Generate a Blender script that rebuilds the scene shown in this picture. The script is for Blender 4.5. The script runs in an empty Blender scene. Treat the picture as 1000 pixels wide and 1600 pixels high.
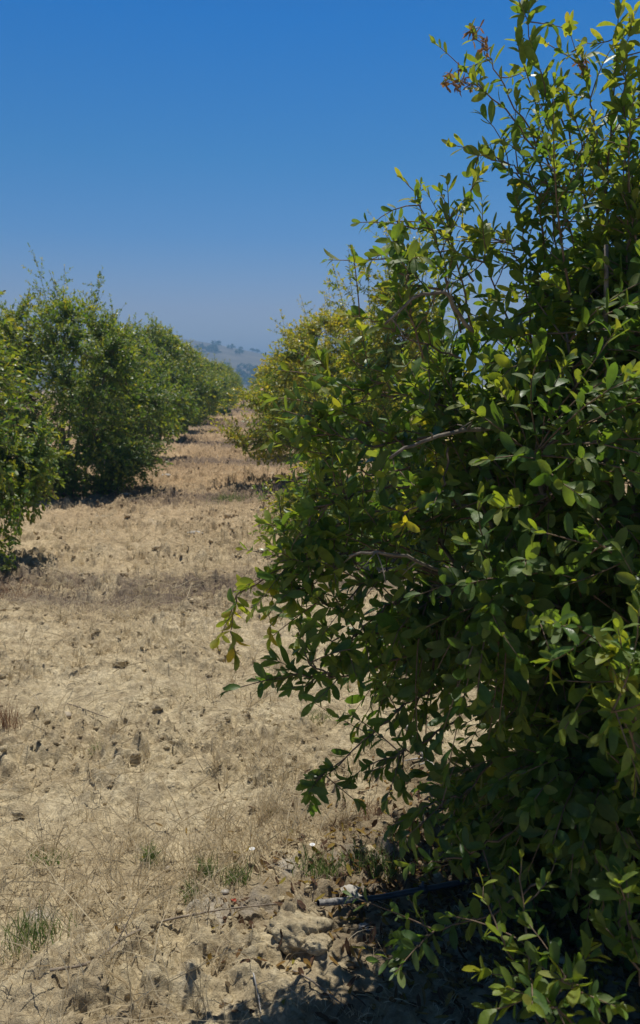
import bpy, math, time
import numpy as np
from mathutils import Vector, Matrix, Euler

T0 = time.time()
S = bpy.context.scene
COL = S.collection
R = math.radians
rng = np.random.default_rng(11)

# ------------------------------------------------------------------ camera
CAM_H, FPX = 1.5, 1300.0
PITCH, YAW = math.atan(195 / 1300), math.atan(110 / 1300)
cam_data = bpy.data.cameras.new('camera')
cam = bpy.data.objects.new('camera', cam_data)
COL.objects.link(cam)
cam.location = (0, 0, CAM_H)
cam.rotation_euler = (R(90) - PITCH, 0, -YAW)
cam_data.sensor_fit = 'HORIZONTAL'
cam_data.sensor_width = 24.0
cam_data.lens = 24.0 * FPX / 1000
cam_data.clip_start, cam_data.clip_end = 0.05, 6000
cam_data.dof.use_dof = True
cam_data.dof.focus_distance = 2.7
cam_data.dof.aperture_fstop = 6.3
S.camera = cam
CM = np.array(Matrix.Translation(cam.location) @ cam.rotation_euler.to_matrix().to_4x4())


def at(px, py, d):
    """point seen at (px, py) of the 1000 x 1600 photograph, d metres along the view axis"""
    p = np.array([(px - 500) / FPX * d, (800 - py) / FPX * d, -d, 1.0])
    return (CM @ p)[:3]


def ground_at(px, py):
    a, b = at(px, py, 1.0), np.array([0, 0, CAM_H])
    v = a - b
    return (b + v * (-CAM_H / v[2]))[:2]


# ------------------------------------------------------------------ noise
def _hash(ix, iy, seed):
    h = (ix.astype(np.int64) * 374761393 + iy.astype(np.int64) * 668265263 + seed * 974711) & 0xFFFFFFFF
    h = ((h ^ (h >> 13)) * 1274126177) & 0xFFFFFFFF
    return ((h ^ (h >> 16)) & 0xFFFFFF) / float(0xFFFFFF)


def noise(x, y, seed=0):
    x = np.asarray(x, float); y = np.asarray(y, float)
    ix, iy = np.floor(x), np.floor(y)
    fx, fy = x - ix, y - iy
    u, v = fx * fx * fx * (fx * (fx * 6 - 15) + 10), fy * fy * fy * (fy * (fy * 6 - 15) + 10)

    def g(dx, dy):
        a = _hash(ix + dx, iy + dy, seed) * 2 * np.pi
        return np.cos(a) * (fx - dx) + np.sin(a) * (fy - dy)
    n0 = g(0, 0) * (1 - u) + g(1, 0) * u
    n1 = g(0, 1) * (1 - u) + g(1, 1) * u
    return (n0 * (1 - v) + n1 * v) * 1.5


def fbm(x, y, seed=0, octv=4):
    s, a = 0, 1.0
    for k in range(octv):
        s = s + a * noise(x * 2 ** k + 13.7 * k, y * 2 ** k - 7.1 * k, seed + k)
        a *= 0.5
    return s


def worley(x, y, seed=0, ids=False):
    ix, iy = np.floor(x), np.floor(y)
    best = np.full(np.shape(x), 9.0); hid = np.zeros(np.shape(x))
    for dx in (-1, 0, 1):
        for dy in (-1, 0, 1):
            cx, cy = ix + dx, iy + dy
            px, py = cx + _hash(cx, cy, seed), cy + _hash(cx, cy, seed + 77)
            d = (px - x) ** 2 + (py - y) ** 2
            if ids: hid = np.where(d < best, _hash(cx, cy, seed + 191), hid)
            best = np.minimum(best, d)
    return (np.sqrt(best), hid) if ids else np.sqrt(best)


def sstep(a, b, x):
    t = np.clip((x - a) / (b - a), 0, 1)
    return t * t * (3 - 2 * t)


def clod_mask(x, y):
    return .15 + .85 * sstep(-0.35, 0.45, fbm(x * 1.3, y * 1.3, 5, 3) + .05)


MOUNDS = []   # (x, y, radius, height): heaps of loose soil
for px, py, r, h in ((150, 1575, .34, .055), (470, 1452, .085, .055), (330, 1478, .10, .04), (395, 1490, .08, .035), (300, 1035, .26, .05),
                     (430, 990, .2, .035), (415, 775, .5, .07), (235, 1480, .09, .04), (260, 700, .8, .07), (130, 850, .45, .04)):
    g = ground_at(px, py)
    MOUNDS.append((g[0], g[1], r, h))


def ground_z(x, y):
    x = np.asarray(x, float); y = np.asarray(y, float)
    near = 1 - sstep(60, 160, np.hypot(x, y))
    z = 0.035 * fbm(x * 0.55, y * 0.55, 1, 3) + 0.010 * fbm(x * 3.1, y * 3.1, 21, 3)
    m = clod_mask(x, y)
    wx, wy = x + 0.03 * noise(x * 9, y * 9, 31), y + 0.03 * noise(x * 9, y * 9, 32)
    wx = wx + .012 * noise(x * 31, y * 31, 33); wy = wy + .012 * noise(x * 31, y * 31, 34)
    def lumps(cell, seed, lo, hi, pw):
        d, h = worley(wx / cell, wy / cell, seed, True)
        return sstep(lo, hi, 1 - d * 1.3) * h ** pw * (.8 + .4 * noise(x / cell * 3, y / cell * 3, seed + 5))
    dist = np.hypot(x, y)
    far = np.interp(dist, [2.5, 5, 12], [1, 1.35, 2.3])
    big = sstep(.25, .7, _hash(np.floor(wx / 0.5), np.floor(wy / 0.5), 9))
    z = z + far * (m * 0.065 * lumps(.17, 41, .12, .55, 1.6) * (.3 + .7 * big) + (.35 + .65 * m) * .046 * lumps(.085, 42, .15, .55, 1.5)
                   + (.45 + .55 * m) * .024 * lumps(.042, 44, .15, .5, 1.3))
    z = z + 0.0035 * fbm(x * 17, y * 17, 51, 2)
    z = z - 0.02 * m
    for (mx, my, r, h) in MOUNDS:
        d = np.hypot(x - mx, (y - my)) / r + 0.35 * noise(x * 2.2 / r, y * 2.2 / r, 61)
        z = z + h * (1 - sstep(0.25, 1.05, d)) * (1 + 0.5 * noise(x * 22, y * 22, 62))
    return z * near


# ------------------------------------------------------------------ mesh helpers
class MB:
    """collects vertices, faces and point attributes; build() links them as one mesh object"""
    def __init__(self):
        self.v, self.f, self.m, self.a, self.n = [], [], [], [], 0

    def add(self, verts, faces, mat=0, attr=None):
        """verts (N,3); faces list of int arrays (F,k); attr (N,3) = age, rnd, mid"""
        verts = np.asarray(verts, np.float32).reshape(-1, 3)
        for f in (faces if isinstance(faces, list) else [faces]):
            f = np.asarray(f, np.int32)
            self.f.append(f + self.n)
            self.m.append(np.full(len(f), mat, np.int32))
        if attr is None:
            attr = np.zeros((len(verts), 3), np.float32)
        self.a.append(np.asarray(attr, np.float32))
        self.v.append(verts)
        self.n += len(verts)

    def mesh(self, name, mats, smooth=True):
        me = bpy.data.meshes.new(name)
        v = np.concatenate(self.v)
        a = np.concatenate(self.a)
        loops = np.concatenate([f.ravel() for f in self.f])
        tot = np.concatenate([np.full(len(f), f.shape[1], np.int32) for f in self.f])
        start = np.concatenate(([0], np.cumsum(tot)[:-1])).astype(np.int32)
        me.vertices.add(len(v)); me.vertices.foreach_set('co', v.ravel())
        me.loops.add(len(loops)); me.loops.foreach_set('vertex_index', loops.astype(np.int32))
        me.polygons.add(len(tot))
        me.polygons.foreach_set('loop_start', start)
        me.polygons.foreach_set('loop_total', tot)
        me.polygons.foreach_set('material_index', np.concatenate(self.m))
        me.polygons.foreach_set('use_smooth', np.full(len(tot), smooth))
        for k, nm in enumerate(('age', 'rnd', 'mid')):
            at_ = me.attributes.new(nm, 'FLOAT', 'POINT')
            at_.data.foreach_set('value', np.ascontiguousarray(a[:, k]))
        for m in (mats if isinstance(mats, (list, tuple)) else [mats]):
            me.materials.append(m)
        me.update(calc_edges=True)
        me.validate()
        return me

    def build(self, name, mats, parent=None, smooth=True, loc=None):
        o = bpy.data.objects.new(name, self.mesh(name, mats, smooth))
        COL.objects.link(o)
        if parent: o.parent = parent
        if loc is not None: o.location = loc
        return o


def tag(o, label=None, cat=None, group=None, kind=None):
    if label: o['label'] = label
    if cat: o['category'] = cat
    if group: o['group'] = group
    if kind: o['kind'] = kind
    return o


def empty(name, loc, label, cat, group=None, rz=0):
    o = bpy.data.objects.new(name, None)
    COL.objects.link(o)
    o.location = loc; o.rotation_euler = (0, 0, rz)
    o.empty_display_size = 0.2
    return tag(o, label, cat, group)


def unit(v):
    return v / np.maximum(np.linalg.norm(v, axis=-1, keepdims=True), 1e-9)


def tubes(mb, P, rad, sides=5, mat=0, attr=(0, 0, 0)):
    """P (M,K,3) polylines, rad (M,K)"""
    P = np.asarray(P, float); rad = np.asarray(rad, float)
    M, K, _ = P.shape
    t = np.gradient(P, axis=1); t = unit(t)
    ref = np.where(np.abs(t[..., 2:3]) > 0.9, np.array([1.0, 0, 0]), np.array([0, 0, 1.0]))
    ref = np.broadcast_to(ref[:, :1], t.shape)
    u = unit(np.cross(t, ref)); w = np.cross(t, u)
    ang = np.arange(sides) * 2 * np.pi / sides
    V = P[:, :, None, :] + rad[:, :, None, None] * (np.cos(ang)[None, None, :, None] * u[:, :, None, :] + np.sin(ang)[None, None, :, None] * w[:, :, None, :])
    idx = np.arange(M * K * sides).reshape(M, K, sides)
    a, b = idx[:, :-1], idx[:, 1:]
    f = np.stack([a, np.roll(a, -1, 2), np.roll(b, -1, 2), b], -1).reshape(-1, 4)
    cap = idx[:, -1, :]
    at_ = np.tile(np.array(attr, np.float32), (M * K * sides, 1))
    at_[:, 1] = np.repeat(rng.random(M), K * sides)
    mb.add(V, [f, cap], mat, at_)


def ribbons(mb, P, width, mat=0, age=None):
    """thin blades: P (M,K,3), width (M,) at base tapering to the tip"""
    M, K, _ = P.shape
    t = unit(np.gradient(P, axis=1))
    rv = unit(rng.normal(size=(M, 1, 3)))
    s = unit(np.cross(t, np.broadcast_to(rv, t.shape)))
    prof = np.interp(np.linspace(0, 1, K), [0, .3, 1], [.8, 1, .15])
    off = s * (width[:, None, None] * prof[None, :, None] * .5)
    V = np.stack([P - off, P + off], 2)
    idx = np.arange(M * K * 2).reshape(M, K, 2)
    f = np.stack([idx[:, :-1, 0], idx[:, :-1, 1], idx[:, 1:, 1], idx[:, 1:, 0]], -1).reshape(-1, 4)
    at_ = np.zeros((M * K * 2, 3), np.float32)
    at_[:, 1] = np.repeat(rng.random(M), K * 2)
    if age is not None: at_[:, 0] = np.repeat(age, K * 2)
    mb.add(V, f, mat, at_)


def leaves(mb, P, T, N, L, W, age, lod=0, mat=0, curl=None):
    """leaf blades as real folded, curved faces. P base points, T direction, N upper side"""
    M = len(P)
    if M == 0: return
    T = unit(T); N = unit(N - T * np.sum(N * T, -1, keepdims=True)); B = np.cross(T, N)
    if curl is None: curl = rng.normal(0.12, 0.26, M)
    fold = rng.uniform(0.08, 0.45, M)
    twist = rng.normal(0, 0.22, M)
    rnd = rng.random(M)
    if lod == 0:
        st = [(0.17, .52), (.42, .95), (.66, 1.0), (.87, .66)]
    elif lod == 1:
        st = [(.3, .85), (.72, .95)]
    else:
        st = [(.5, 1.0)]
    nv = 2 + 3 * len(st)
    V = np.zeros((M, nv, 3)); mid = np.zeros((M, nv), np.float32)

    def pt(t, side):
        side = np.asarray(side)
        bend = curl * t * t
        tw = twist * t
        b = B * np.cos(tw)[:, None] + N * np.sin(tw)[:, None]
        n = N * np.cos(tw)[:, None] - B * np.sin(tw)[:, None]
        c = P + T * (L * t * (1 - .25 * np.abs(bend)))[:, None] - N * (L * bend)[:, None]
        if lod == 0:
            wav = 0.10 * np.sin(t * 7 + rnd * 20)
        else:
            wav = 0
        return c + b * (side * W * .5)[:, None] + n * (np.abs(side) * W * .5 * (fold + wav))[:, None]
    V[:, 0] = pt(0.0, np.zeros(M))
    k = 1
    for (t, w) in st:
        for s_ in (-1, 0, 1):
            V[:, k] = pt(t, np.full(M, s_ * w) if s_ else np.zeros(M))
            mid[:, k] = abs(s_)
            k += 1
    V[:, k] = pt(1.0, np.zeros(M)); mid[:, k] = .5
    mid[:, 0] = .3
    tri, quad = [], []
    tri += [(0, 2, 1), (0, 3, 2)]
    for q in range(len(st) - 1):
        a, b = 1 + 3 * q, 4 + 3 * q
        quad += [(a, a + 1, b + 1, b), (a + 1, a + 2, b + 2, b + 1)]
    a = 1 + 3 * (len(st) - 1)
    tri += [(a, a + 1, nv - 1), (a + 1, a + 2, nv - 1)]
    base = (np.arange(M) * nv)[:, None, None]
    fs = [(base + np.array(tri)[None]).reshape(-1, 3)]
    if quad: fs.append((base + np.array(quad)[None]).reshape(-1, 4))
    at_ = np.stack([np.repeat(age, nv), np.repeat(rnd, nv), mid.ravel()], -1)
    mb.add(V, fs, mat, at_)


# ------------------------------------------------------------------ materials
def new_mat(name):
    m = bpy.data.materials.new(name); m.use_nodes = True
    nt = m.node_tree
    for n in list(nt.nodes): nt.nodes.remove(n)
    return m, nt, nt.nodes.new('ShaderNodeOutputMaterial')


def nd(nt, kind, **kw):
    n = nt.nodes.new(kind)
    for k, v in kw.items():
        if hasattr(n, k): setattr(n, k, v)
        else: n.inputs[k].default_value = v
    return n


def ramp(nt, fac, stops):
    n = nt.nodes.new('ShaderNodeValToRGB')
    el = n.color_ramp.elements
    while len(el) < len(stops): el.new(.5)
    for e, (p, c) in zip(el, stops):
        e.position = p; e.color = (*c, 1)
    nt.links.new(fac, n.inputs[0])
    return n.outputs[0]


def math_(nt, op, a, b=None, c=None):
    n = nt.nodes.new('ShaderNodeMath'); n.operation = op
    for i, x in enumerate((a, b, c)):
        if x is None: continue
        if isinstance(x, (int, float)): n.inputs[i].default_value = x
        else: nt.links.new(x, n.inputs[i])
    return n.outputs[0]


def mixc(nt, fac, a, b, mode='MIX'):
    n = nt.nodes.new('ShaderNodeMix'); n.data_type = 'RGBA'; n.blend_type = mode
    for i, x in ((0, fac), (6, a), (7, b)):
        if isinstance(x, (int, float)): n.inputs[i].default_value = x
        elif isinstance(x, tuple): n.inputs[i].default_value = (*x, 1)
        else: nt.links.new(x, n.inputs[i])
    return n.outputs[2]


def attr(nt, name):
    n = nt.nodes.new('ShaderNodeAttribute'); n.attribute_name = name
    return n.outputs['Fac']


def leaf_mat(name, rough=.34, trans=.44, gain=1.95, spec=.45):
    m, nt, out = new_mat(name)
    age, rnd, mid = attr(nt, 'age'), attr(nt, 'rnd'), attr(nt, 'mid')
    g = lambda c: tuple(min(1, x * gain) for x in c)
    t = math_(nt, 'ADD', math_(nt, 'MULTIPLY', age, .5), math_(nt, 'MULTIPLY', math_(nt, 'SUBTRACT', rnd, .5), .12))
    col = ramp(nt, t, [(0.0, g((.025, .058, .014))), (.18, g((.041, .086, .016))), (.36, g((.100, .135, .017))), (.5, g((.20, .19, .022))),
                       (.62, g((.26, .15, .03))), (.8, g((.11, .055, .03))), (1, g((.075, .04, .03)))])
    tcl = nt.nodes.new('ShaderNodeTexCoord')
    nl = nd(nt, 'ShaderNodeTexNoise', Scale=70.0, Detail=4.0); nt.links.new(tcl.outputs['Object'], nl.inputs['Vector'])
    col = mixc(nt, .5, col, ramp(nt, nl.outputs[0], [(.28, (.55, .50, .40)), (.5, (1, 1, 1)), (.72, (1.45, 1.35, 1.2))]), 'MULTIPLY')
    dustf = math_(nt, 'MULTIPLY', math_(nt, 'POWER', rnd, 2.0), .30)
    col = mixc(nt, dustf, col, (.17, .16, .09))
    rib = math_(nt, 'LESS_THAN', mid, .10)
    col1 = mixc(nt, math_(nt, 'MULTIPLY', rib, .35), col, (.16, .2, .06))
    geo = nt.nodes.new('ShaderNodeNewGeometry')
    pale = mixc(nt, .35, col1, (.11, .15, .06))
    col2 = mixc(nt, geo.outputs['Backfacing'], col1, pale)
    p = nd(nt, 'ShaderNodeBsdfPrincipled', Roughness=rough)
    p.inputs['Specular IOR Level'].default_value = spec
    nt.links.new(col2, p.inputs['Base Color'])
    nt.links.new(math_(nt, 'ADD', rough, math_(nt, 'MULTIPLY', rnd, .36)), p.inputs['Roughness'])
    bl = nd(nt, 'ShaderNodeBump', Strength=.35, Distance=.004); nt.links.new(nl.outputs[0], bl.inputs['Height']); nt.links.new(bl.outputs[0], p.inputs['Normal'])
    tr = nt.nodes.new('ShaderNodeBsdfTranslucent')
    tcol = mixc(nt, 1.0, col, (2.7, 2.3, .8), 'MULTIPLY')
    nt.links.new(tcol, tr.inputs['Color'])
    mx = nt.nodes.new('ShaderNodeMixShader'); mx.inputs[0].default_value = trans
    nt.links.new(p.outputs[0], mx.inputs[1]); nt.links.new(tr.outputs[0], mx.inputs[2])
    nt.links.new(mx.outputs[0], out.inputs[0])
    return m


def bark_mat(name, c1, c2, scale=40):
    m, nt, out = new_mat(name)
    tc = nt.nodes.new('ShaderNodeTexCoord')
    n = nd(nt, 'ShaderNodeTexNoise', Scale=scale, Detail=5.0)
    nt.links.new(tc.outputs['Object'], n.inputs['Vector'])
    col = ramp(nt, n.outputs[0], [(.3, c1), (.7, c2)])
    p = nd(nt, 'ShaderNodeBsdfPrincipled', Roughness=.85)
    nt.links.new(col, p.inputs['Base Color'])
    b = nd(nt, 'ShaderNodeBump', Strength=.5, Distance=.01)
    nt.links.new(n.outputs[0], b.inputs['Height']); nt.links.new(b.outputs[0], p.inputs['Normal'])
    nt.links.new(p.outputs[0], out.inputs[0])
    return m


def blade_mat(name, stops, trans=.25):
    m, nt, out = new_mat(name)
    rnd = attr(nt, 'rnd')
    col = ramp(nt, rnd, stops)
    p = nd(nt, 'ShaderNodeBsdfPrincipled', Roughness=.7)
    nt.links.new(col, p.inputs['Base Color'])
    tr = nt.nodes.new('ShaderNodeBsdfTranslucent'); nt.links.new(col, tr.inputs['Color'])
    mx = nt.nodes.new('ShaderNodeMixShader'); mx.inputs[0].default_value = trans
    nt.links.new(p.outputs[0], mx.inputs[1]); nt.links.new(tr.outputs[0], mx.inputs[2])
    nt.links.new(mx.outputs[0], out.inputs[0])
    return m


def soil_mat(name, band=True, tint=(1, 1, 1)):
    m, nt, out = new_mat(name)
    geo = nt.nodes.new('ShaderNodeNewGeometry')
    pos = geo.outputs['Position']
    sep = nt.nodes.new('ShaderNodeSeparateXYZ'); nt.links.new(pos, sep.inputs[0])

    def nz(scale, det=4.0, rough=.6, w=0):
        n = nd(nt, 'ShaderNodeTexNoise', Scale=scale, Detail=det)
        n.inputs['Roughness'].default_value = rough
        if w:
            mp = nt.nodes.new('ShaderNodeMapping'); mp.inputs['Location'].default_value = (w, w * 1.7, 0)
            nt.links.new(pos, mp.inputs[0]); nt.links.new(mp.outputs[0], n.inputs['Vector'])
        else:
            nt.links.new(pos, n.inputs['Vector'])
        return n.outputs[0]
    tn = lambda c: tuple(x * y for x, y in zip(c, tint))
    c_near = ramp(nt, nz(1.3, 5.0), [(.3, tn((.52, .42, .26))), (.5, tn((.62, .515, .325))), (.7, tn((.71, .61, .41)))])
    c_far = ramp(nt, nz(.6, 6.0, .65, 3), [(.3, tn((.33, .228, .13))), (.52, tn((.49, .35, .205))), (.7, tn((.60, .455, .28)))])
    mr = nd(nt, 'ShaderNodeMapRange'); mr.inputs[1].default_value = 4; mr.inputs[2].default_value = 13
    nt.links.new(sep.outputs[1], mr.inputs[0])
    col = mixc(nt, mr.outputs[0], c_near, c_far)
    # fine grit
    g = nz(60, 6.0, .7)
    col = mixc(nt, .75, col, ramp(nt, g, [(.28, (.40, .36, .32)), (.5, (.98, .98, .98)), (.72, (1.4, 1.4, 1.4))]), 'MULTIPLY')
    col = mixc(nt, .6, col, ramp(nt, nz(19, 6.0, .75, 5), [(.32, (.45, .40, .35)), (.5, (1, 1, 1)), (.7, (1.25, 1.25, 1.25))]), 'MULTIPLY')
    # scattered darker brown crumbs
    s2 = ramp(nt, nz(9, 6.0, .7, 9), [(.46, (0, 0, 0)), (.60, (1, 1, 1))])
    col = mixc(nt, math_(nt, 'MULTIPLY', s2, .4), col, tn((.20, .145, .09)))
    # chalky pale crusts
    s3 = ramp(nt, nz(3.3, 6.0, .7, 17), [(.62, (0, 0, 0)), (.72, (1, 1, 1))])
    col = mixc(nt, math_(nt, 'MULTIPLY', s3, .55), col, (.52, .47, .38))
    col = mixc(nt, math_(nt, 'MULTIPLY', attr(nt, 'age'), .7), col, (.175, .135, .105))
    col = mixc(nt, math_(nt, 'MULTIPLY', attr(nt, 'rnd'), .65), col, (.56, .52, .45))
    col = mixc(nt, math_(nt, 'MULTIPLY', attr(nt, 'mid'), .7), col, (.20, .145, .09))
    p = nd(nt, 'ShaderNodeBsdfPrincipled', Roughness=.95)
    p.inputs['Specular IOR Level'].default_value = .15
    nt.links.new(col, p.inputs['Base Color'])
    b = nd(nt, 'ShaderNodeBump', Strength=.9, Distance=.022)
    nt.links.new(math_(nt, 'ADD', nz(34, 8.0, .75), math_(nt, 'MULTIPLY', nz(120, 4.0, .7), .4)), b.inputs['Height'])
    nt.links.new(b.outputs[0], p.inputs['Normal'])
    nt.links.new(p.outputs[0], out.inputs[0])
    return m


def plain_mat(name, c1, c2, scale=30, rough=.7, bump=.3):
    m, nt, out = new_mat(name)
    tc = nt.nodes.new('ShaderNodeTexCoord')
    n = nd(nt, 'ShaderNodeTexNoise', Scale=scale, Detail=6.0)
    nt.links.new(tc.outputs['Object'], n.inputs['Vector'])
    col = ramp(nt, n.outputs[0], [(.35, c1), (.65, c2)])
    p = nd(nt, 'ShaderNodeBsdfPrincipled', Roughness=rough)
    nt.links.new(col, p.inputs['Base Color'])
    b = nd(nt, 'ShaderNodeBump', Strength=bump, Distance=.01)
    nt.links.new(n.outputs[0], b.inputs['Height']); nt.links.new(b.outputs[0], p.inputs['Normal'])
    nt.links.new(p.outputs[0], out.inputs[0])
    return m


M_LEAF = leaf_mat('glossy_leaf')
M_LEAF_FAR = leaf_mat('leaf', rough=.30, trans=.38, gain=2.0, spec=.6)
M_BARK = bark_mat('grey_bark', (.10, .08, .06), (.26, .22, .17))
M_TWIG = bark_mat('twig_bark', (.12, .075, .045), (.24, .17, .11))
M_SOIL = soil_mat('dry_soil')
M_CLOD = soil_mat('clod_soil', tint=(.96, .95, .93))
M_STRAW = blade_mat('straw', [(0, (.42, .32, .18)), (.5, (.60, .50, .32)), (1, (.74, .65, .46))], .5)
M_STUB = blade_mat('stubble', [(0, (.11, .08, .075)), (.5, (.21, .16, .14)), (1, (.33, .26, .21))], .35)
M_GREEN = blade_mat('weed_green', [(0, (.10, .17, .04)), (.6, (.16, .25, .06)), (1, (.30, .34, .11))], .5)
M_RUST = blade_mat('rusty_weed', [(0, (.15, .08, .05)), (.5, (.28, .15, .085)), (1, (.44, .27, .14))], .4)
M_STONE = plain_mat('pale_stone', (.34, .28, .20), (.46, .39, .29), 25, .9)
M_CHALK = plain_mat('white_stone', (.34, .31, .26), (.47, .44, .39), 25, .9)

# ------------------------------------------------------------------ setting: ground and hill
def graded(lo, hi, f0, f1, step, grow):
    """coordinates fine between f0 and f1 and growing outwards"""
    mid_ = np.arange(f0, f1, step)
    out_r, s, x = [], step, f1
    while x < hi:
        out_r.append(x); s *= grow; x += s
    out_r.append(hi)
    out_l, s, x = [], step, f0
    while x > lo:
        s *= grow; x -= s; out_l.append(x)
    return np.concatenate([np.array(out_l[::-1]), mid_, np.array(out_r)])


xs = graded(-2500, 2500, -1.6, 1.0, .0065, 1.03)
ys = [1.1]
while ys[-1] < 140: ys.append(ys[-1] + max(.005, .0032 * ys[-1]))
s_ = ys[-1] - ys[-2]
while ys[-1] < 3500: s_ *= 1.15; ys.append(ys[-1] + s_)
back, s_, y_ = [], .01, 1.1
while y_ > -1500: s_ *= 1.15; y_ -= s_; back.append(y_)
ys = np.array(back[::-1] + ys)
GX, GY = np.meshgrid(xs, ys)
GZ = ground_z(GX, GY)
mb = MB()
nx_, ny_ = len(xs), len(ys)
idx = np.arange(nx_ * ny_).reshape(ny_, nx_)
f = np.stack([idx[:-1, :-1], idx[:-1, 1:], idx[1:, 1:], idx[1:, :-1]], -1).reshape(-1, 4)
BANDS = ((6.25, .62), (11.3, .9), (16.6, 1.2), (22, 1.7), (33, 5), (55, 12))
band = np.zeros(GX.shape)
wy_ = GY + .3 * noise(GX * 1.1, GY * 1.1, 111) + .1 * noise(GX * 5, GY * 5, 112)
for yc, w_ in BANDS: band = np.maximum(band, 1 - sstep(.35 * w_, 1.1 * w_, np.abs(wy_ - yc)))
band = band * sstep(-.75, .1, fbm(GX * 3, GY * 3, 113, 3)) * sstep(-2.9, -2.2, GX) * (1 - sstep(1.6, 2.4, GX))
crust = np.zeros(GX.shape)
for px, py, r in ((330, 1415, .11), (395, 1408, .08), (560, 1385, .07), (610, 1330, .1), (540, 1330, .09), (450, 1350, .06), (60, 1430, .05)):
    g = ground_at(px, py)
    crust = np.maximum(crust, 1 - sstep(.3, 1.0, np.hypot(GX - g[0], GY - g[1]) / r + .5 * noise(GX * 25, GY * 25, 121)))
brown_soil = np.zeros(GX.shape)  # darker brown soil in ragged round patches below the bush and trees
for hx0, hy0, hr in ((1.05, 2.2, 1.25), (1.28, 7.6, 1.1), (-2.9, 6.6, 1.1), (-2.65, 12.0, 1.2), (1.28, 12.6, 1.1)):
    brown_soil = np.maximum(brown_soil, 1 - sstep(.45, 1.0, np.hypot(GX - hx0, GY - hy0) / hr + .35 * fbm(GX * 2.3, GY * 2.3, 131, 4)))
ga = np.stack([band, crust, brown_soil], -1).reshape(-1, 3)
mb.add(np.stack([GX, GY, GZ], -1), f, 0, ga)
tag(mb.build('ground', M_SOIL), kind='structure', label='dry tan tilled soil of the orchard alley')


def hill_z(x, y):
    h = np.interp(x, [-900, -420, -190, -27, 21, 110, 260, 900], [56, 56, 56, 36.5, 26.5, 15, 8, 5])
    h = h * (1 + .05 * fbm(x / 60, y / 60, 81, 3))
    return h * sstep(430, 700, y) * (1 - .7 * sstep(720, 1150, y)) - .5


hx, hy = np.linspace(-900, 900, 180), np.linspace(425, 1200, 90)
HX, HY = np.meshgrid(hx, hy)
mb = MB()
idx = np.arange(180 * 90).reshape(90, 180)
f = np.stack([idx[:-1, :-1], idx[:-1, 1:], idx[1:, 1:], idx[1:, :-1]], -1).reshape(-1, 4)
mb.add(np.stack([HX, HY, hill_z(HX, HY)], -1), f)
M_HILL = plain_mat('dry_hillside', (.125, .11, .08), (.20, .175, .125), .05, .95, 0)
tag(mb.build('hill', M_HILL), kind='structure', label='dry pale hillside far beyond the orchard')


def ico(sub):
    import bmesh
    bm = bmesh.new()
    bmesh.ops.create_icosphere(bm, subdivisions=sub, radius=1)
    v = np.array([x.co[:] for x in bm.verts]); fc = np.array([[q.index for q in p.verts] for p in bm.faces])
    bm.free()
    return v, fc


ICO1, ICO2, ICO3, ICO5 = ico(1), ico(2), ico(3), ico(5)


def lump(rg, r, sx=1, sy=1, sz=1, tmpl=ICO2, amp=.28):
    v, fc = tmpl
    n = np.zeros(len(v))
    for k in range(4):
        d = unit(rg.normal(size=3)); ph = rg.random() * 6
        n += np.sin(v @ d * (1.6 + 1.5 * k) + ph) / (1.2 + .7 * k)
    w = v * (1 + amp * n)[:, None] * np.array([sx, sy, sz]) * r
    return w, fc


def leaf_blob(mb, c, rad, n, size, age, lod=2):
    """clump of leaf faces through a rounded volume"""
    d = unit(rng.normal(size=(n, 3))); d[:, 2] = np.abs(d[:, 2]) * .9 - .15
    p = c + d * rad * (rng.random((n, 1)) ** .4)
    t = unit(d + rng.normal(size=(n, 3)) * .6)
    leaves(mb, p, t, unit(rng.normal(size=(n, 3)) + [0, 0, 1.2]), size * rng.uniform(.6, 1.3, n), size * .6 * rng.uniform(.6, 1.2, n),
           age + rng.normal(0, .12, n), lod)


M_SCRUB = leaf_mat('scrub_leaf', .6, .2, 1.0)
mb = MB()
cnt = 0
while cnt < 430:
    x, y = (rng.uniform(-330, 160) if cnt % 2 == 0 else rng.uniform(-90, 70)), rng.uniform(455, 705)
    dens = sstep(-.25, .35, fbm(x / 40, y / 70, 91, 3)) * (1 - .96 * sstep(590, 650, y))
    if rng.random() > dens or hill_z(x, y) > 58: continue
    r = rng.uniform(1.6, 3.6)
    leaf_blob(mb, np.array([x, y, hill_z(x, y) + r * .35]), np.array([r, r, r * .8]), 70, r * .55, .2)
    cnt += 1
tag(mb.build('hill_scrub', M_SCRUB), kind='stuff', label='dark scrub dotted over the lower hillside', cat='scrub')

hill_trees = [(-24, 690, 2.6, 'small dark tree on the hill crest nearest the green trees opposite'), (-6, 672, 2.2, 'low round tree just under the hill crest'),
              (3, 676, 2.4, 'twin of a low round tree, farther down the falling hill crest'), (7, 698, 3.0, 'lone umbrella topped tree standing on the hill skyline'),
              (21, 694, 3.2, 'dark tree where the hill crest meets the yellowish orchard tree'), (-176, 690, 4.5, 'dark tree on the high hill crest glimpsed between orchard tops')]
for (x, y, r, lab) in hill_trees:
    r *= .75
    t = empty('hill_tree', (x, y, float(hill_z(x, y)) - .2), lab, 'tree', 'trees on the far hill')
    mb = MB()
    tubes(mb, np.array([[[0, 0, 0], [.1, 0, r * .5], [0, .1, r * 1.1]]]), np.array([[.28, .2, .12]]), 6)
    mb.build('trunk', M_BARK, t)
    mb = MB()
    leaf_blob(mb, np.array([0, 0, r * 1.15]), np.array([r, r, r * .62]), 160, r * .42, .15)
    leaf_blob(mb, np.array([r * .5, 0, r * .9]), np.array([r * .6, r * .6, r * .5]), 70, r * .4, .2)
    mb.build('crown', M_SCRUB, t)

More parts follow.
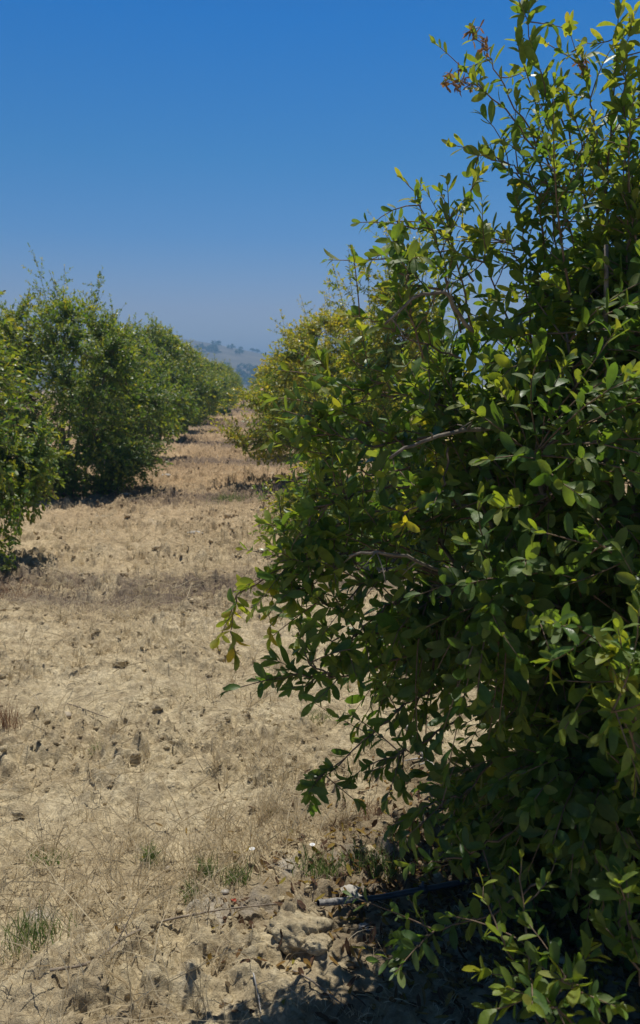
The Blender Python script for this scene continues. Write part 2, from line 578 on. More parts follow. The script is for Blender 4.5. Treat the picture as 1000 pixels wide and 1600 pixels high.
# ------------------------------------------------------------------ pomegranate trees
def bez(a, b, c, K):
    t = np.linspace(0, 1, K)[None, :, None]
    return a[:, None] * (1 - t) ** 2 + 2 * b[:, None] * t * (1 - t) + c[:, None] * t * t


def twig_leaves(mb, P, spacing, Lm, Wm, age, lod, start=.15, leafmat=0, up=.8, scale_tip=True, droop=0.0):
    """opposite leaf pairs along every twig polyline P (M,K,3)"""
    M, K, _ = P.shape
    seg = np.linalg.norm(np.diff(P, axis=1), axis=-1)
    length = seg.sum(1)
    n = int(max(3, np.ceil(np.median(length) * (1 - start) / spacing)))
    # leaves sit in loose whorls on short spurs
    g = max(2, int(round(n / 3.0)))
    cen = np.linspace(start + (1 - start) / g * .8, 1, g)
    ts = np.sort(np.clip((cen[:, None] - np.array([.46, .20, 0]) * (1 - start) / g).ravel(), start * .5, 1)); n = len(ts)
    ti = ts * (K - 1)
    i0 = np.minimum(ti.astype(int), K - 2); fr = (ti - i0)[None, :, None]
    C = P[:, i0] * (1 - fr) + P[:, i0 + 1] * fr
    D = unit(P[:, i0 + 1] - P[:, i0])
    ref = unit(rng.normal(size=(M, 1, 3)))
    U = unit(np.cross(D, np.broadcast_to(ref, D.shape))); Wv = np.cross(D, U)
    ph = rng.random((M, 1)) * 6.28 + np.arange(n)[None] * 1.571 + rng.normal(0, .35, (M, n))
    for side in (0, 1):
        a = ph + side * np.pi
        rad = U * np.cos(a)[..., None] + Wv * np.sin(a)[..., None]
        ang = np.interp(ts, [0, .8, 1], [1.05, .85, .35])[None, :] + rng.normal(0, .22, (M, n))
        T = D * np.cos(ang)[..., None] + rad * np.sin(ang)[..., None]
        T = T + np.array([0, 0, -droop])
        N = D * .9 - rad * .35 + np.array([0, 0, up]) + rng.normal(0, .35, T.shape)
        sc = rng.triangular(.45, .95, 1.3, (M, n)) * rng.uniform(.78, 1.18, (M, 1)) * np.interp(ts, [0, .15, .8, 1], [.75, 1, 1, .72])[None]
        keep = (rng.random((M, n)) > .10).ravel()
        ag = np.broadcast_to(np.asarray(age).reshape(-1, 1), (M, n)) + np.interp(ts, [0, .6, 1], [-.10, 0, .22])[None] + rng.normal(0, .10, (M, n)) + .25 * (rng.random((M, n)) < .008)
        L = Lm * sc.ravel()
        leaves(mb, C.reshape(-1, 3)[keep], T.reshape(-1, 3)[keep], N.reshape(-1, 3)[keep], L[keep],
               (L * Wm * rng.uniform(.72, 1.2, L.shape))[keep], np.clip(ag.ravel()[keep], 0, .95), lod, leafmat)


def make_tree(seed, prof, height, n_stem=5, n_limb=60, n_twig=500, twig_len=.34, leaf_len=.06, leaf_w=.34, spacing=.021, age=.35, age_var=.12, lod=1,
              n_sprig=14, sprig_len=.55, lobes=.16, cone=None, top_age=.15, sides=5, keepf=None, shell=.55, spr_r=(0, .75), skirt=0, skirt_z=.6):
    """prof: (z list, r list). Returns (wood MB, crown MB), base at origin"""
    global rng
    rng = np.random.default_rng(seed)
    rg = rng
    pz, pr = np.array(prof[0]), np.array(prof[1])
    ph = rg.random(6) * 6.28

    def rad(z, th):
        lob = 1 + lobes * (np.sin(2 * th + ph[0] + z * 1.7) * .6 + np.sin(3 * th + ph[1] - z * 2.6) * .55 + np.sin(5 * th + ph[2] + z * 4.2) * .4)
        return np.interp(z, pz, pr) * lob

    def sample(n, lo, hi):
        out = []
        while len(out) < n:
            z = rg.uniform(pz[0], pz[-1]); th = rg.uniform(0, 6.2832)
            if rg.random() > (np.interp(z, pz, pr) / pr.max()) ** 1.2 + .05: continue
            q = lo + (hi - lo) * rg.random() ** shell
            r = rad(z, th) * q
            p = np.array([r * np.cos(th), r * np.sin(th), z])
            if keepf is not None and rg.random() > keepf(p): continue
            out.append(p)
        return np.array(out)
    # stems
    nodes, par = [], []
    K = 6
    stems = []
    for k in range(n_stem):
        th = k * 6.2832 / n_stem + rg.normal(0, .4); sp = rg.uniform(.12, .4)
        a = np.array([.07 * np.cos(th), .07 * np.sin(th), -.06])
        c = np.array([sp * np.cos(th), sp * np.sin(th), rg.uniform(.5, .8) * height * .75])
        b = np.array([sp * .25 * np.cos(th + .5), sp * .25 * np.sin(th + .5), c[2] * .5])
        stems.append(bez(a[None], b[None], c[None], K)[0])
        nodes += list(stems[-1])
    wood, crown = MB(), MB()
    tubes(wood, np.array(stems), np.tile(np.linspace(.034, .014, K), (n_stem, 1)) * rg.uniform(.75, 1.2, (n_stem, 1)), 8)
    NA = np.array(nodes)
    # limbs
    tg = sample(n_limb, .25, .8)
    tg = tg[np.argsort(np.linalg.norm(tg - [0, 0, .3], axis=1))]
    P = []
    for t in tg:
        d = np.linalg.norm(NA - t, axis=1) + 1.2 * np.maximum(0, NA[:, 2] - t[2] + .12) + .5 * np.maximum(0, np.hypot(NA[:, 0], NA[:, 1]) - np.hypot(t[0], t[1]))
        s0 = NA[np.argmin(d)]
        b = s0 * .45 + t * .55 + np.array([0, 0, .18 * np.linalg.norm(t - s0)])
        pl = bez(s0[None], b[None], t[None], K)[0]
        pl[1:-1] += rg.normal(0, .012, (K - 2, 3))
        P.append(pl)
        NA = np.vstack([NA, pl[1:]])
    P = np.array(P)
    ln = np.linalg.norm(P[:, -1] - P[:, 0], axis=1)
    r0 = np.clip(.006 + .008 * ln, .005, .016)
    tubes(wood, P, r0[:, None] * np.linspace(1, .4, K)[None], 5)
    # twigs
    tg = sample(n_twig, .35, 1.0)
    if skirt:
        zz = rg.uniform(.02, skirt_z, skirt); th = rg.uniform(0, 6.2832, skirt)
        r = np.array([rad(a, b) for a, b in zip(zz, th)]) * rg.uniform(.5, 1.02, skirt)
        sk = np.stack([r * np.cos(th), r * np.sin(th), zz], -1)
        if keepf is not None: sk = np.array([p for p in sk if rg.random() < keepf(p)])
        tg = np.vstack([tg, sk])
    s0 = np.zeros_like(tg)
    for i0 in range(0, len(tg), 200):
        q = tg[i0:i0 + 200]
        d = np.linalg.norm(NA[None] - q[:, None], axis=2)
        d = np.abs(d - twig_len * .9) + .35 * d + .5 * np.maximum(0, np.hypot(NA[:, 0], NA[:, 1])[None] - np.hypot(q[:, 0], q[:, 1])[:, None])
        s0[i0:i0 + 200] = NA[np.argmin(d, 1)]
    dirv = tg - s0
    L = np.linalg.norm(dirv, axis=1, keepdims=True)
    # very long connections are shortened so that leaf spacing stays even
    s0 = np.where(L > twig_len * 1.9, tg - dirv / L * twig_len * 1.9, s0)
    zrel = (tg[:, 2] / pz[-1])[:, None]
    b = (s0 + tg) / 2 + np.array([0, 0, 1]) * (.10 * (1 - zrel) + .03) * twig_len * 2 + rg.normal(0, .03, tg.shape)
    tg2 = tg + np.array([0, 0, 1]) * (zrel - .45) * twig_len * .5
    P = bez(s0, b, tg2, 5)
    tubes(crown, P, np.tile(np.linspace(.0030, .0011, 5), (len(P), 1)), 4 if lod == 0 else 3, 1)
    ages = age + rg.normal(0, age_var, len(P)) + top_age * (zrel[:, 0] - .4) * 1.4
    twig_leaves(crown, P, spacing, leaf_len, leaf_w, ages, lod, up=.8)
    # upright water shoots above the crown
    if n_sprig:
        th = rg.uniform(0, 6.28, n_sprig); q = rg.uniform(spr_r[0], spr_r[1], n_sprig)
        z0 = np.interp(q, [0, 1], [pz[-1] * .9, pz[-1] * .74]) + rg.normal(0, .06, n_sprig)
        r = pr[len(pr) // 2:].max() * q * .8
        a = np.stack([r * np.cos(th), r * np.sin(th), z0 - .15], -1)
        l = sprig_len * rg.uniform(.45, 1.25, n_sprig)
        out = np.stack([np.cos(th), np.sin(th), np.zeros(n_sprig)], -1) * (.3 * q[:, None] + .05) + rg.normal(0, .10, (n_sprig, 3)) * [1, 1, 0]
        c = a + (out + [0, 0, 1]) * l[:, None]
        b = (a + c) / 2 + rg.normal(0, .05, a.shape)
        P = bez(a, b, c, 7)
        tubes(crown, P, np.tile(np.linspace(.0042, .0012, 7), (n_sprig, 1)), 4, 1)
        twig_leaves(crown, P, spacing * 1.15, leaf_len * .8, leaf_w * .95, age + .15 + rg.normal(0, .1, n_sprig), lod, start=.05, up=.3)
        # side twiglets on the shoots
        sa = np.concatenate([P[:, k] for k in (1, 2, 2, 3, 3, 4, 4, 5)])
        dirs = unit(rg.normal(size=sa.shape) * [1, 1, .3] + [0, 0, .7])
        sc = sa + dirs * rg.uniform(.08, .22, (len(sa), 1)) * (sprig_len / .55)
        P2 = bez(sa, (sa + sc) / 2, sc, 4)
        tubes(crown, P2, np.tile(np.linspace(.002, .001, 4), (len(sa), 1)), 3, 1)
        twig_leaves(crown, P2, spacing, leaf_len * .72, leaf_w, age + .12 + rg.normal(0, .1, len(sa)), lod, start=.1, up=.4)
    return wood, crown


# ---- the big near bush
BUSH = np.array([1.27, 2.42, 0.0])


def near_keep(p):
    """the skirt facing the path is thin near the ground, so the soil shows through"""
    if np.linalg.norm(p + BUSH - [0, 0, CAM_H]) < 1.5: return 0.0
    if p[2] < 1.05 and p[0] < -.25 and p[1] > .05: return .25
    if p[2] < .62 and p[0] < -.1 and p[1] > -.35: return .55
    return 1.0


prof_near = ([.02, .2, .45, .7, .95, 1.3, 1.55, 1.72, 1.9, 2.1, 2.4], [.62, .74, .90, .99, 1.02, .97, .86, .64, .32, .15, .05])
wood, crown = make_tree(5, prof_near, 2.6, n_stem=7, n_limb=120, n_twig=2600, twig_len=.32, leaf_len=.061, leaf_w=.42, spacing=.022, age=.20, lod=0, skirt=800, skirt_z=.8,
                        n_sprig=9, sprig_len=.55, lobes=.08, top_age=.34, keepf=near_keep, shell=.9, spr_r=(0, .55))
bush = empty('pomegranate_bush', BUSH, 'huge glossy green pomegranate bush closest to the camera, tall shoots against the sky', 'bush',
             'pomegranate trees in the orchard rows')
wood.build('trunk', M_BARK, bush)
crown.build('crown', [M_LEAF, M_TWIG], bush)


def shoot(pts, spacing=.026, leaf_len=.06, leaf_w=.36, age=.35, r=.0032, start=.1, sub=0, up=.7, name='shoot', tip_age=None, droop=0.0):
    """one long leafy shoot of the near bush through the listed (px, py, depth) points"""
    leaf_len *= .92
    W = np.array([at(p[0], p[1], 1.45 + (p[2] - 1.45) * .78) for p in pts]) - BUSH
    n = 18
    # Catmull-Rom through the points
    Q = np.vstack([2 * W[0] - W[1], W, 2 * W[-1] - W[-2]])
    t = np.linspace(0, len(W) - 1 - 1e-6, n); i = t.astype(int); u = (t - i)[:, None]
    a, b, c, d = Q[i], Q[i + 1], Q[i + 2], Q[i + 3]
    C = .5 * ((2 * b) + (c - a) * u + (2 * a - 5 * b + 4 * c - d) * u ** 2 + (3 * b - a - 3 * c + d) * u ** 3)
    C[1:-1] += rng.normal(0, .004, (n - 2, 3))
    mb = MB()
    tubes(mb, C[None], np.linspace(r, .0011, n)[None], 6, 1)
    twig_leaves(mb, C[None], spacing, leaf_len, leaf_w, np.array([age]), 0, start=start, up=up, droop=droop)
    if sub:
        k = rng.integers(3, n - 2, sub)
        sa = C[k]
        tang = unit(C[k + 1] - C[k])
        dirs = unit(tang * .8 + rng.normal(size=sa.shape) * .7)
        sc = sa + dirs * rng.uniform(.08, .2, (sub, 1))
        P2 = bez(sa, (sa + sc) / 2 + rng.normal(0, .012, sa.shape), sc, 5)
        tubes(mb, P2, np.tile(np.linspace(.002, .001, 5), (sub, 1)), 4, 1)
        twig_leaves(mb, P2, spacing * .9, leaf_len * .9, leaf_w, np.full(sub, age) + rng.normal(0, .06, sub), 0, start=.2, up=up, droop=droop)
    return mb.build(name, [M_LEAF, M_TWIG], bush), C


rng = np.random.default_rng(77)
SH = [
    # tall shoots against the sky
    dict(pts=[(925, 620, 2.8), (905, 430, 2.75), (880, 300, 2.7), (838, 170, 2.65), (812, 60, 2.6), (838, -60, 2.6)], sub=5, age=.42, leaf_len=.075, spacing=.03),
    dict(pts=[(890, 360, 2.72), (848, 240, 2.66), (800, 160, 2.62), (768, 95, 2.6), (738, 48, 2.58)], sub=3, age=.45, leaf_len=.055, spacing=.036),
    dict(pts=[(880, 330, 2.7), (830, 230, 2.66), (785, 170, 2.62), (745, 135, 2.6), (703, 122, 2.58)], sub=2, age=.42, leaf_len=.058, spacing=.042),
    dict(pts=[(880, 370, 2.7), (840, 300, 2.66), (800, 270, 2.62), (765, 245, 2.6), (740, 240, 2.6)], sub=3, age=.3, leaf_len=.068, spacing=.038),
    dict(pts=[(895, 300, 2.7), (850, 285, 2.68), (800, 262, 2.64), (760, 235, 2.62)], sub=2, age=.4, leaf_len=.066, spacing=.036),
    dict(pts=[(905, 260, 2.7), (880, 190, 2.66), (850, 140, 2.62), (828, 60, 2.58), (805, -30, 2.56)], sub=2, age=.5, leaf_len=.07),
    dict(pts=[(945, 640, 2.8), (946, 450, 2.75), (950, 300, 2.7), (958, 150, 2.66), (970, -30, 2.62)], sub=11, age=.5, leaf_len=.07, r=.006),
    dict(pts=[(950, 330, 2.7), (930, 210, 2.6), (918, 140, 2.58), (910, 85, 2.56)], sub=7, age=.55, leaf_len=.062),
    dict(pts=[(930, 420, 2.7), (912, 300, 2.66), (905, 210, 2.6), (880, 150, 2.6)], sub=5, age=.5, leaf_len=.066),
    dict(pts=[(985, 420, 2.6), (985, 250, 2.55), (975, 120, 2.5), (990, 20, 2.5)], sub=6, age=.55, leaf_len=.07),
    dict(pts=[(900, 480, 2.8), (870, 390, 2.75), (855, 320, 2.7), (815, 290, 2.7)], sub=4, age=.4, leaf_len=.062),
    dict(pts=[(960, 500, 2.5), (985, 380, 2.45), (975, 260, 2.42), (1010, 150, 2.4)], sub=6, age=.5, leaf_len=.07),
    dict(pts=[(880, 520, 2.7), (850, 440, 2.65), (822, 380, 2.62), (805, 310, 2.6)], sub=6, age=.32, leaf_len=.062),
    # top of the left shoulder
    dict(pts=[(720, 520, 2.6), (690, 420, 2.55), (665, 340, 2.5), (630, 280, 2.48)], sub=7, age=.45, leaf_len=.05),
    dict(pts=[(740, 520, 2.6), (715, 410, 2.55), (700, 350, 2.52), (688, 300, 2.5)], sub=6, age=.45, leaf_len=.052),
    dict(pts=[(720, 480, 2.6), (690, 455, 2.5), (640, 440, 2.45), (600, 400, 2.42), (575, 408, 2.4)], sub=7, age=.42, r=.005),
    dict(pts=[(740, 440, 2.6), (690, 365, 2.55), (640, 355, 2.5), (612, 345, 2.5)], sub=3, age=.35, leaf_len=.05),
    dict(pts=[(660, 560, 2.5), (640, 480, 2.42), (632, 420, 2.4), (625, 365, 2.38)], sub=5, age=.38, leaf_len=.075),
    dict(pts=[(800, 540, 2.6), (775, 450, 2.55), (760, 400, 2.5), (770, 360, 2.5)], sub=8, age=.5),
    dict(pts=[(830, 540, 2.7), (820, 450, 2.65), (800, 390, 2.6), (790, 370, 2.6)], sub=7, age=.5),
    dict(pts=[(720, 560, 2.6), (640, 530, 2.5), (590, 505, 2.45), (545, 492, 2.4)], sub=6, age=.42),
    dict(pts=[(720, 640, 2.6), (640, 620, 2.45), (580, 590, 2.4), (540, 545, 2.36)], sub=6, age=.4),
    # left side: clusters reaching over the path
    dict(pts=[(720, 670, 2.6), (660, 685, 2.45), (590, 700, 2.35), (530, 680, 2.3), (460, 655, 2.28)], sub=7, age=.33, leaf_len=.07, r=.006, up=1.0),
    dict(pts=[(640, 730, 2.5), (580, 740, 2.4), (530, 720, 2.35), (490, 700, 2.32)], sub=5, age=.33, leaf_len=.066),
    dict(pts=[(680, 800, 2.5), (600, 800, 2.4), (540, 790, 2.35), (490, 770, 2.3)], sub=6, age=.36, leaf_len=.066),
    dict(pts=[(700, 900, 2.5), (620, 870, 2.4), (560, 860, 2.35), (480, 875, 2.3), (432, 880, 2.28)], sub=8, age=.38, leaf_len=.062, r=.006),
    dict(pts=[(640, 860, 2.5), (560, 835, 2.4), (500, 830, 2.32), (450, 850, 2.3)], sub=6, age=.4, leaf_len=.062),
    dict(pts=[(560, 880, 2.4), (470, 890, 2.36), (400, 912, 2.34), (366, 940, 2.33), (365, 985, 2.33), (368, 1022, 2.33)], sub=1, age=.70, leaf_len=.055, r=.0034, spacing=.022, leaf_w=.42),
    dict(pts=[(560, 890, 2.4), (480, 885, 2.36), (436, 900, 2.34), (424, 940, 2.33), (422, 985, 2.33)], sub=1, age=.66, leaf_len=.056, r=.003, droop=.4, spacing=.022, leaf_w=.42),
    dict(pts=[(700, 1000, 2.5), (620, 1030, 2.38), (540, 1056, 2.3), (470, 1054, 2.26), (428, 1062, 2.25)], sub=7, age=.2, leaf_len=.062, r=.004, up=1.0),
    dict(pts=[(520, 1058, 2.3), (490, 1040, 2.28), (475, 1015, 2.27), (470, 985, 2.27)], sub=3, age=.2, leaf_len=.062),
    dict(pts=[(640, 980, 2.5), (570, 990, 2.4), (520, 1000, 2.34), (510, 980, 2.33)], sub=4, age=.3, leaf_len=.062),
    dict(pts=[(700, 1060, 2.5), (610, 1120, 2.38), (545, 1180, 2.3), (482, 1225, 2.26)], sub=6, age=.18, leaf_len=.06, r=.0034),
    dict(pts=[(720, 1120, 2.4), (650, 1165, 2.3), (620, 1180, 2.26), (580, 1205, 2.22)], sub=5, age=.15, leaf_len=.064, droop=.5),
    dict(pts=[(780, 1180, 2.3), (720, 1240, 2.2), (670, 1260, 2.15), (612, 1290, 2.1)], sub=6, age=.12, leaf_len=.064, droop=.6),
    dict(pts=[(800, 1300, 2.2), (740, 1330, 2.1), (690, 1345, 2.05), (640, 1350, 2.0)], sub=5, age=.15, leaf_len=.064),
    dict(pts=[(840, 1380, 2.1), (760, 1430, 2.0), (690, 1450, 1.95), (630, 1490, 1.9)], sub=7, age=.15, leaf_len=.055),
    # sunlit clusters towards the camera
    dict(pts=[(960, 1240, 2.1), (990, 1150, 1.85), (985, 1060, 1.72), (960, 1020, 1.66)], sub=6, age=.42, leaf_len=.068, up=1.2),
    dict(pts=[(980, 1080, 2.0), (950, 1010, 1.8), (915, 985, 1.72), (880, 975, 1.68)], sub=5, age=.36, leaf_len=.066, up=1.2),
    dict(pts=[(1020, 1250, 1.9), (985, 1150, 1.7), (965, 1120, 1.62), (955, 1100, 1.6)], sub=4, age=.5, leaf_len=.062, up=1.2),
    dict(pts=[(1010, 930, 2.0), (970, 870, 1.85), (940, 850, 1.8), (920, 840, 1.78)], sub=5, age=.38, leaf_len=.064, up=1.2),
    dict(pts=[(1020, 760, 2.1), (990, 690, 2.0), (970, 640, 1.95), (975, 590, 1.95)], sub=6, age=.36, leaf_len=.066, up=1.2),
    dict(pts=[(900, 1620, 1.75), (850, 1560, 1.66), (805, 1505, 1.64), (775, 1445, 1.64), (755, 1385, 1.66)], sub=1, age=.42, leaf_len=.05, leaf_w=.42, spacing=.042),
    dict(pts=[(940, 1640, 1.7), (880, 1590, 1.6), (840, 1555, 1.56), (790, 1545, 1.55)], sub=3, age=.42, leaf_len=.055, leaf_w=.46, up=1.2),
    dict(pts=[(880, 1640, 1.7), (840, 1560, 1.62), (820, 1440, 1.66), (815, 1340, 1.7)], sub=3, age=.4, leaf_len=.05, leaf_w=.40, spacing=.036),
    dict(pts=[(960, 1640, 1.6), (930, 1570, 1.55), (900, 1540, 1.5), (870, 1530, 1.5)], sub=4, age=.4, leaf_len=.055, leaf_w=.44, up=1.2),
    dict(pts=[(1010, 1560, 1.7), (985, 1480, 1.65), (970, 1420, 1.62), (985, 1370, 1.62)], sub=6, age=.3, leaf_len=.058, up=1.0),
    dict(pts=[(640, 700, 2.4), (570, 660, 2.35), (510, 640, 2.3), (480, 690, 2.28)], sub=7, age=.38, leaf_len=.062),
    dict(pts=[(640, 760, 2.4), (560, 770, 2.35), (500, 800, 2.3), (462, 830, 2.28)], sub=9, age=.36, leaf_len=.064),
    dict(pts=[(640, 830, 2.45), (560, 860, 2.38), (500, 905, 2.33), (455, 930, 2.3)], sub=9, age=.40, leaf_len=.06),
    dict(pts=[(640, 880, 2.45), (570, 915, 2.38), (520, 950, 2.34), (490, 930, 2.3)], sub=9, age=.34, leaf_len=.062),
    dict(pts=[(660, 920, 2.45), (590, 960, 2.38), (545, 1005, 2.34), (520, 1030, 2.3)], sub=8, age=.3, leaf_len=.06),
    dict(pts=[(600, 800, 2.45), (530, 820, 2.38), (470, 860, 2.33), (436, 905, 2.3)], sub=9, age=.42, leaf_len=.058),
    dict(pts=[(620, 620, 2.45), (560, 610, 2.38), (520, 590, 2.34), (500, 560, 2.3)], sub=5, age=.42, leaf_len=.06),
    dict(pts=[(700, 700, 2.4), (690, 760, 2.3), (640, 800, 2.22), (628, 825, 2.2)], sub=1, age=.85, leaf_len=.045),
]
tips = {}
for k, s in enumerate(SH):
    tips[k] = shoot(**s)[1]


def dry_flowers(curve, n, spread, name='withered_flowers'):
    """shrivelled brown petals and sepals near the tip of a shoot"""
    mb = MB()
    k = rng.integers(len(curve) - 4, len(curve), n)
    p = curve[k] + rng.normal(0, spread, (n, 3))
    st = curve[k]
    tubes(mb, bez(st, (st + p) / 2 + [0, 0, .005], p, 4), np.full((n, 4), .0009), 4, 1)
    for q in range(5):
        leaves(mb, p, rng.normal(size=(n, 3)) + [0, 0, -.3], rng.normal(size=(n, 3)), rng.uniform(.012, .026, n), rng.uniform(.004, .008, n),
               np.full(n, 2.0), 1, 0, rng.normal(.3, .5, n))
    o = mb.build(name, [M_LEAF, M_TWIG], bush)
    o['label'] = 'shrivelled brown flower remains on a shoot tip'


dry_flowers(tips[1], 12, .012)
dry_flowers(tips[2], 16, .016)
dry_flowers(tips[7], 8, .012)

# bare grey branch ends that show in the foliage
for pts, r in (([(735, 520, 2.5), (700, 455, 2.4), (650, 462, 2.38), (600, 505, 2.36)], .006), ([(800, 665, 2.5), (720, 672, 2.3), (660, 685, 2.24), (610, 715, 2.2)], .0065),
               ([(740, 910, 2.5), (640, 872, 2.26), (590, 862, 2.22), (545, 865, 2.2)], .005), ([(946, 980, 2.6), (944, 800, 2.5), (945, 600, 2.45), (948, 380, 2.45)], .010)):
    W = np.array([at(p[0], p[1], p[2] * .88) for p in pts]) - BUSH
    C = np.stack([np.interp(np.linspace(0, 3, 14), range(4), W[:, k]) for k in range(3)], -1)
    C[1:-1] = (C[:-2] + 2 * C[1:-1] + C[2:]) / 4; C[1:-1] = (C[:-2] + 2 * C[1:-1] + C[2:]) / 4
    C += rng.normal(0, .003, C.shape)
    mb = MB()
    tubes(mb, C[None], np.linspace(r, r * .55, 14)[None], 7)
    k = rng.integers(4, 13, 4)
    sc = C[k] + unit(rng.normal(size=(4, 3))) * rng.uniform(.04, .1, (4, 1))
    tubes(mb, bez(C[k], (C[k] + sc) / 2 + .005, sc, 4), np.tile(np.linspace(r * .4, r * .2, 4), (4, 1)), 5)
    mb.build('branch', M_BARK, bush)

# ---- the rows
prof_row = lambda h, r: ([.12, .4, .8, 1.2, 1.6, h * .78, h * .9, h], [r * .62, r * .86, r * .98, r, r * .95, r * .8, r * .58, r * .25])
LX, RX = -2.75, 1.28
rows_label = 'pomegranate trees in the orchard rows'


def tree_at(x, y, wood_me, crown_me, label, rz=0, sc=(1, 1, 1), cm=None):
    t = empty('pomegranate_tree', (x, y, float(ground_z(x, y)) - .02), label, 'tree', rows_label, rz)
    t.scale = sc
    for nm, me in (('trunk', wood_me), ('crown', crown_me)):
        o = bpy.data.objects.new(nm, me)
        COL.objects.link(o); o.parent = t
    return t


def tree_meshes(seed, **kw):
    w, c = make_tree(seed, **kw)
    return w.mesh('trunk', [M_BARK]), c.mesh('crown', [M_LEAF_FAR, M_TWIG])


wm, cm_ = tree_meshes(21, prof=([.04, .4, .8, 1.2, 1.6, 2.2, 2.6, 2.95], [1.15, 1.35, 1.5, 1.5, 1.4, 1.15, .8, .35]), height=2.6, n_twig=3000, skirt=800, age=.40, n_sprig=16, sprig_len=.4, spacing=.026, leaf_len=.064, leaf_w=.43, top_age=.1)
tree_at(LX - .38, 6.9, wm, cm_, 'pomegranate tree cut by the photo edge across the path, low yellowish sprig', 0.3)
wm, cm_ = tree_meshes(22, prof=prof_row(2.75, 1.5), height=2.7, n_twig=2400, skirt=450, age=.34, n_sprig=15, sprig_len=.95, spacing=.026, leaf_len=.064, leaf_w=.43)
tree_at(LX + .15, 12.1, wm, cm_, 'tall dark pomegranate tree with spiky top shoots, second of the row across the path', 1.2)
wm, cm_ = tree_meshes(23, prof=([.05, .4, .9, 1.4, 1.9, 2.3, 2.5], [1.15, 1.12, .92, .7, .5, .28, .1]), height=2.3, n_twig=1300, skirt=500, age=.55, age_var=.16, n_sprig=20, sprig_len=.85, spacing=.026, leaf_len=.064, leaf_w=.43)
tree_at(RX + .08, 7.7, wm, cm_, 'pomegranate tree directly behind the large near bush, thin sprigs rising above it', 2.0)
wm, cm_ = tree_meshes(24, prof=([.40, .7, 1.1, 1.5, 1.9, 2.3, 2.6], [1.2, 1.55, 1.66, 1.5, 1.25, .9, .3]), height=2.3, n_twig=1800, skirt=0, age=.68, age_var=.17, n_sprig=22, sprig_len=.75, spacing=.026, leaf_len=.064, leaf_w=.43)
yt = tree_at(RX, 12.7, wm, cm_, 'yellowish pomegranate tree leaning over the path, one pink fruit on its far side', .7)
variants = [tree_meshes(30 + k, prof=([.22, .5, .9, 1.3, 1.7, 2.1, 2.4, 2.65], [.55, 1.0, 1.25, 1.3, 1.2, .95, .6, .25]), height=2.5, n_twig=1250, skirt=0, age=a, lobes=.24, n_sprig=20, sprig_len=.6, spacing=.034, leaf_len=.08, leaf_w=.46)
            for k, a in enumerate((.36, .46, .30))]
ordn = ['first', 'second', 'third', 'fourth', 'fifth', 'sixth', 'seventh', 'eighth', 'ninth', 'tenth', 'eleventh', 'twelfth', 'thirteenth']
rng = np.random.default_rng(4)
look = {2: 'bushy mid green pomegranate tree, third of the row across the path', 3: 'sunlit rounded pomegranate tree, fourth of the row across the path',
        4: 'slim darker pomegranate tree with a pointed top, fifth of the row across the path'}
ly = 17.7
for k in range(2, 13):
    w, c = variants[k % 3]
    s = {2: 1.08, 3: 1.1, 4: 1.02}.get(k, rng.uniform(.9, 1.1))
    
    tree_at(LX + rng.normal(0, .08) + .16 * min(k - 1, 6), ly, w, c, look.get(k, 'small distant pomegranate tree, %s of the row across the path' % ordn[k]), rng.uniform(0, 6.28),
            (s, s, s * rng.uniform(.94, 1.08)))
    ly += 5.4 + rng.normal(0, .15)
ry = 17.7
for k in range(3, 12):
    w, c = variants[(k + 1) % 3]
    s = rng.uniform(.9, 1.02)
    tree_at(RX + .15 + rng.normal(0, .08), ry, w, c, 'distant pomegranate tree beyond the yellowish one, %s of the row with the large bush' % ordn[k], rng.uniform(0, 6.28),
            (s, s, s * rng.uniform(.85, 1.0)))
    ry += 5.1 + rng.normal(0, .15)

# pink fruit on the yellowish tree
M_FRUIT = plain_mat('fruit_skin', (.55, .28, .24), (.66, .40, .34), 20, .45, .1)
fp = at(410, 613, 12.6)
mb = MB()
v, fc = lump(rng, .062, 1, 1, .93, ICO3, .02)
mb.add(v, fc)
a = np.linspace(0, 6.2832, 7)[:-1]
leaves(mb, np.stack([np.cos(a) * .012, np.sin(a) * .012, np.full(6, -.055)], -1), np.stack([np.cos(a) * .4, np.sin(a) * .4, np.full(6, -1)], -1),
       np.stack([np.cos(a), np.sin(a), np.full(6, .3)], -1), np.full(6, .022), np.full(6, .014), np.full(6, 1.2), 1, 0)
tubes(mb, np.array([[[0, 0, .055], [.01, 0, .1], [.03, 0, .15]]]), np.array([[.003, .003, .002]]), 5)
fr = mb.build('fruit', M_FRUIT, yt)
fr.matrix_parent_inverse = Matrix.Identity(4)
yt_m = Matrix.Translation(yt.location) @ yt.rotation_euler.to_matrix().to_4x4()
fr.location = yt_m.inverted() @ Vector(fp)
fr['label'] = 'pale pink pomegranate fruit'

# ------------------------------------------------------------------ soil clods, straw, stubble, litter
rng = np.random.default_rng(8)


def scatter_path(n, y0, y1, x0=-2.2, x1=1.4, power=1.0):
    """points over the visible alley, denser near the camera"""
    u = rng.random(n) ** power
    y = np.exp(np.log(y0) + u * (np.log(y1) - np.log(y0)))
    x = rng.uniform(x0, x1, n) * np.interp(y, [1.5, 5], [.75, 1.0])
    return x, y


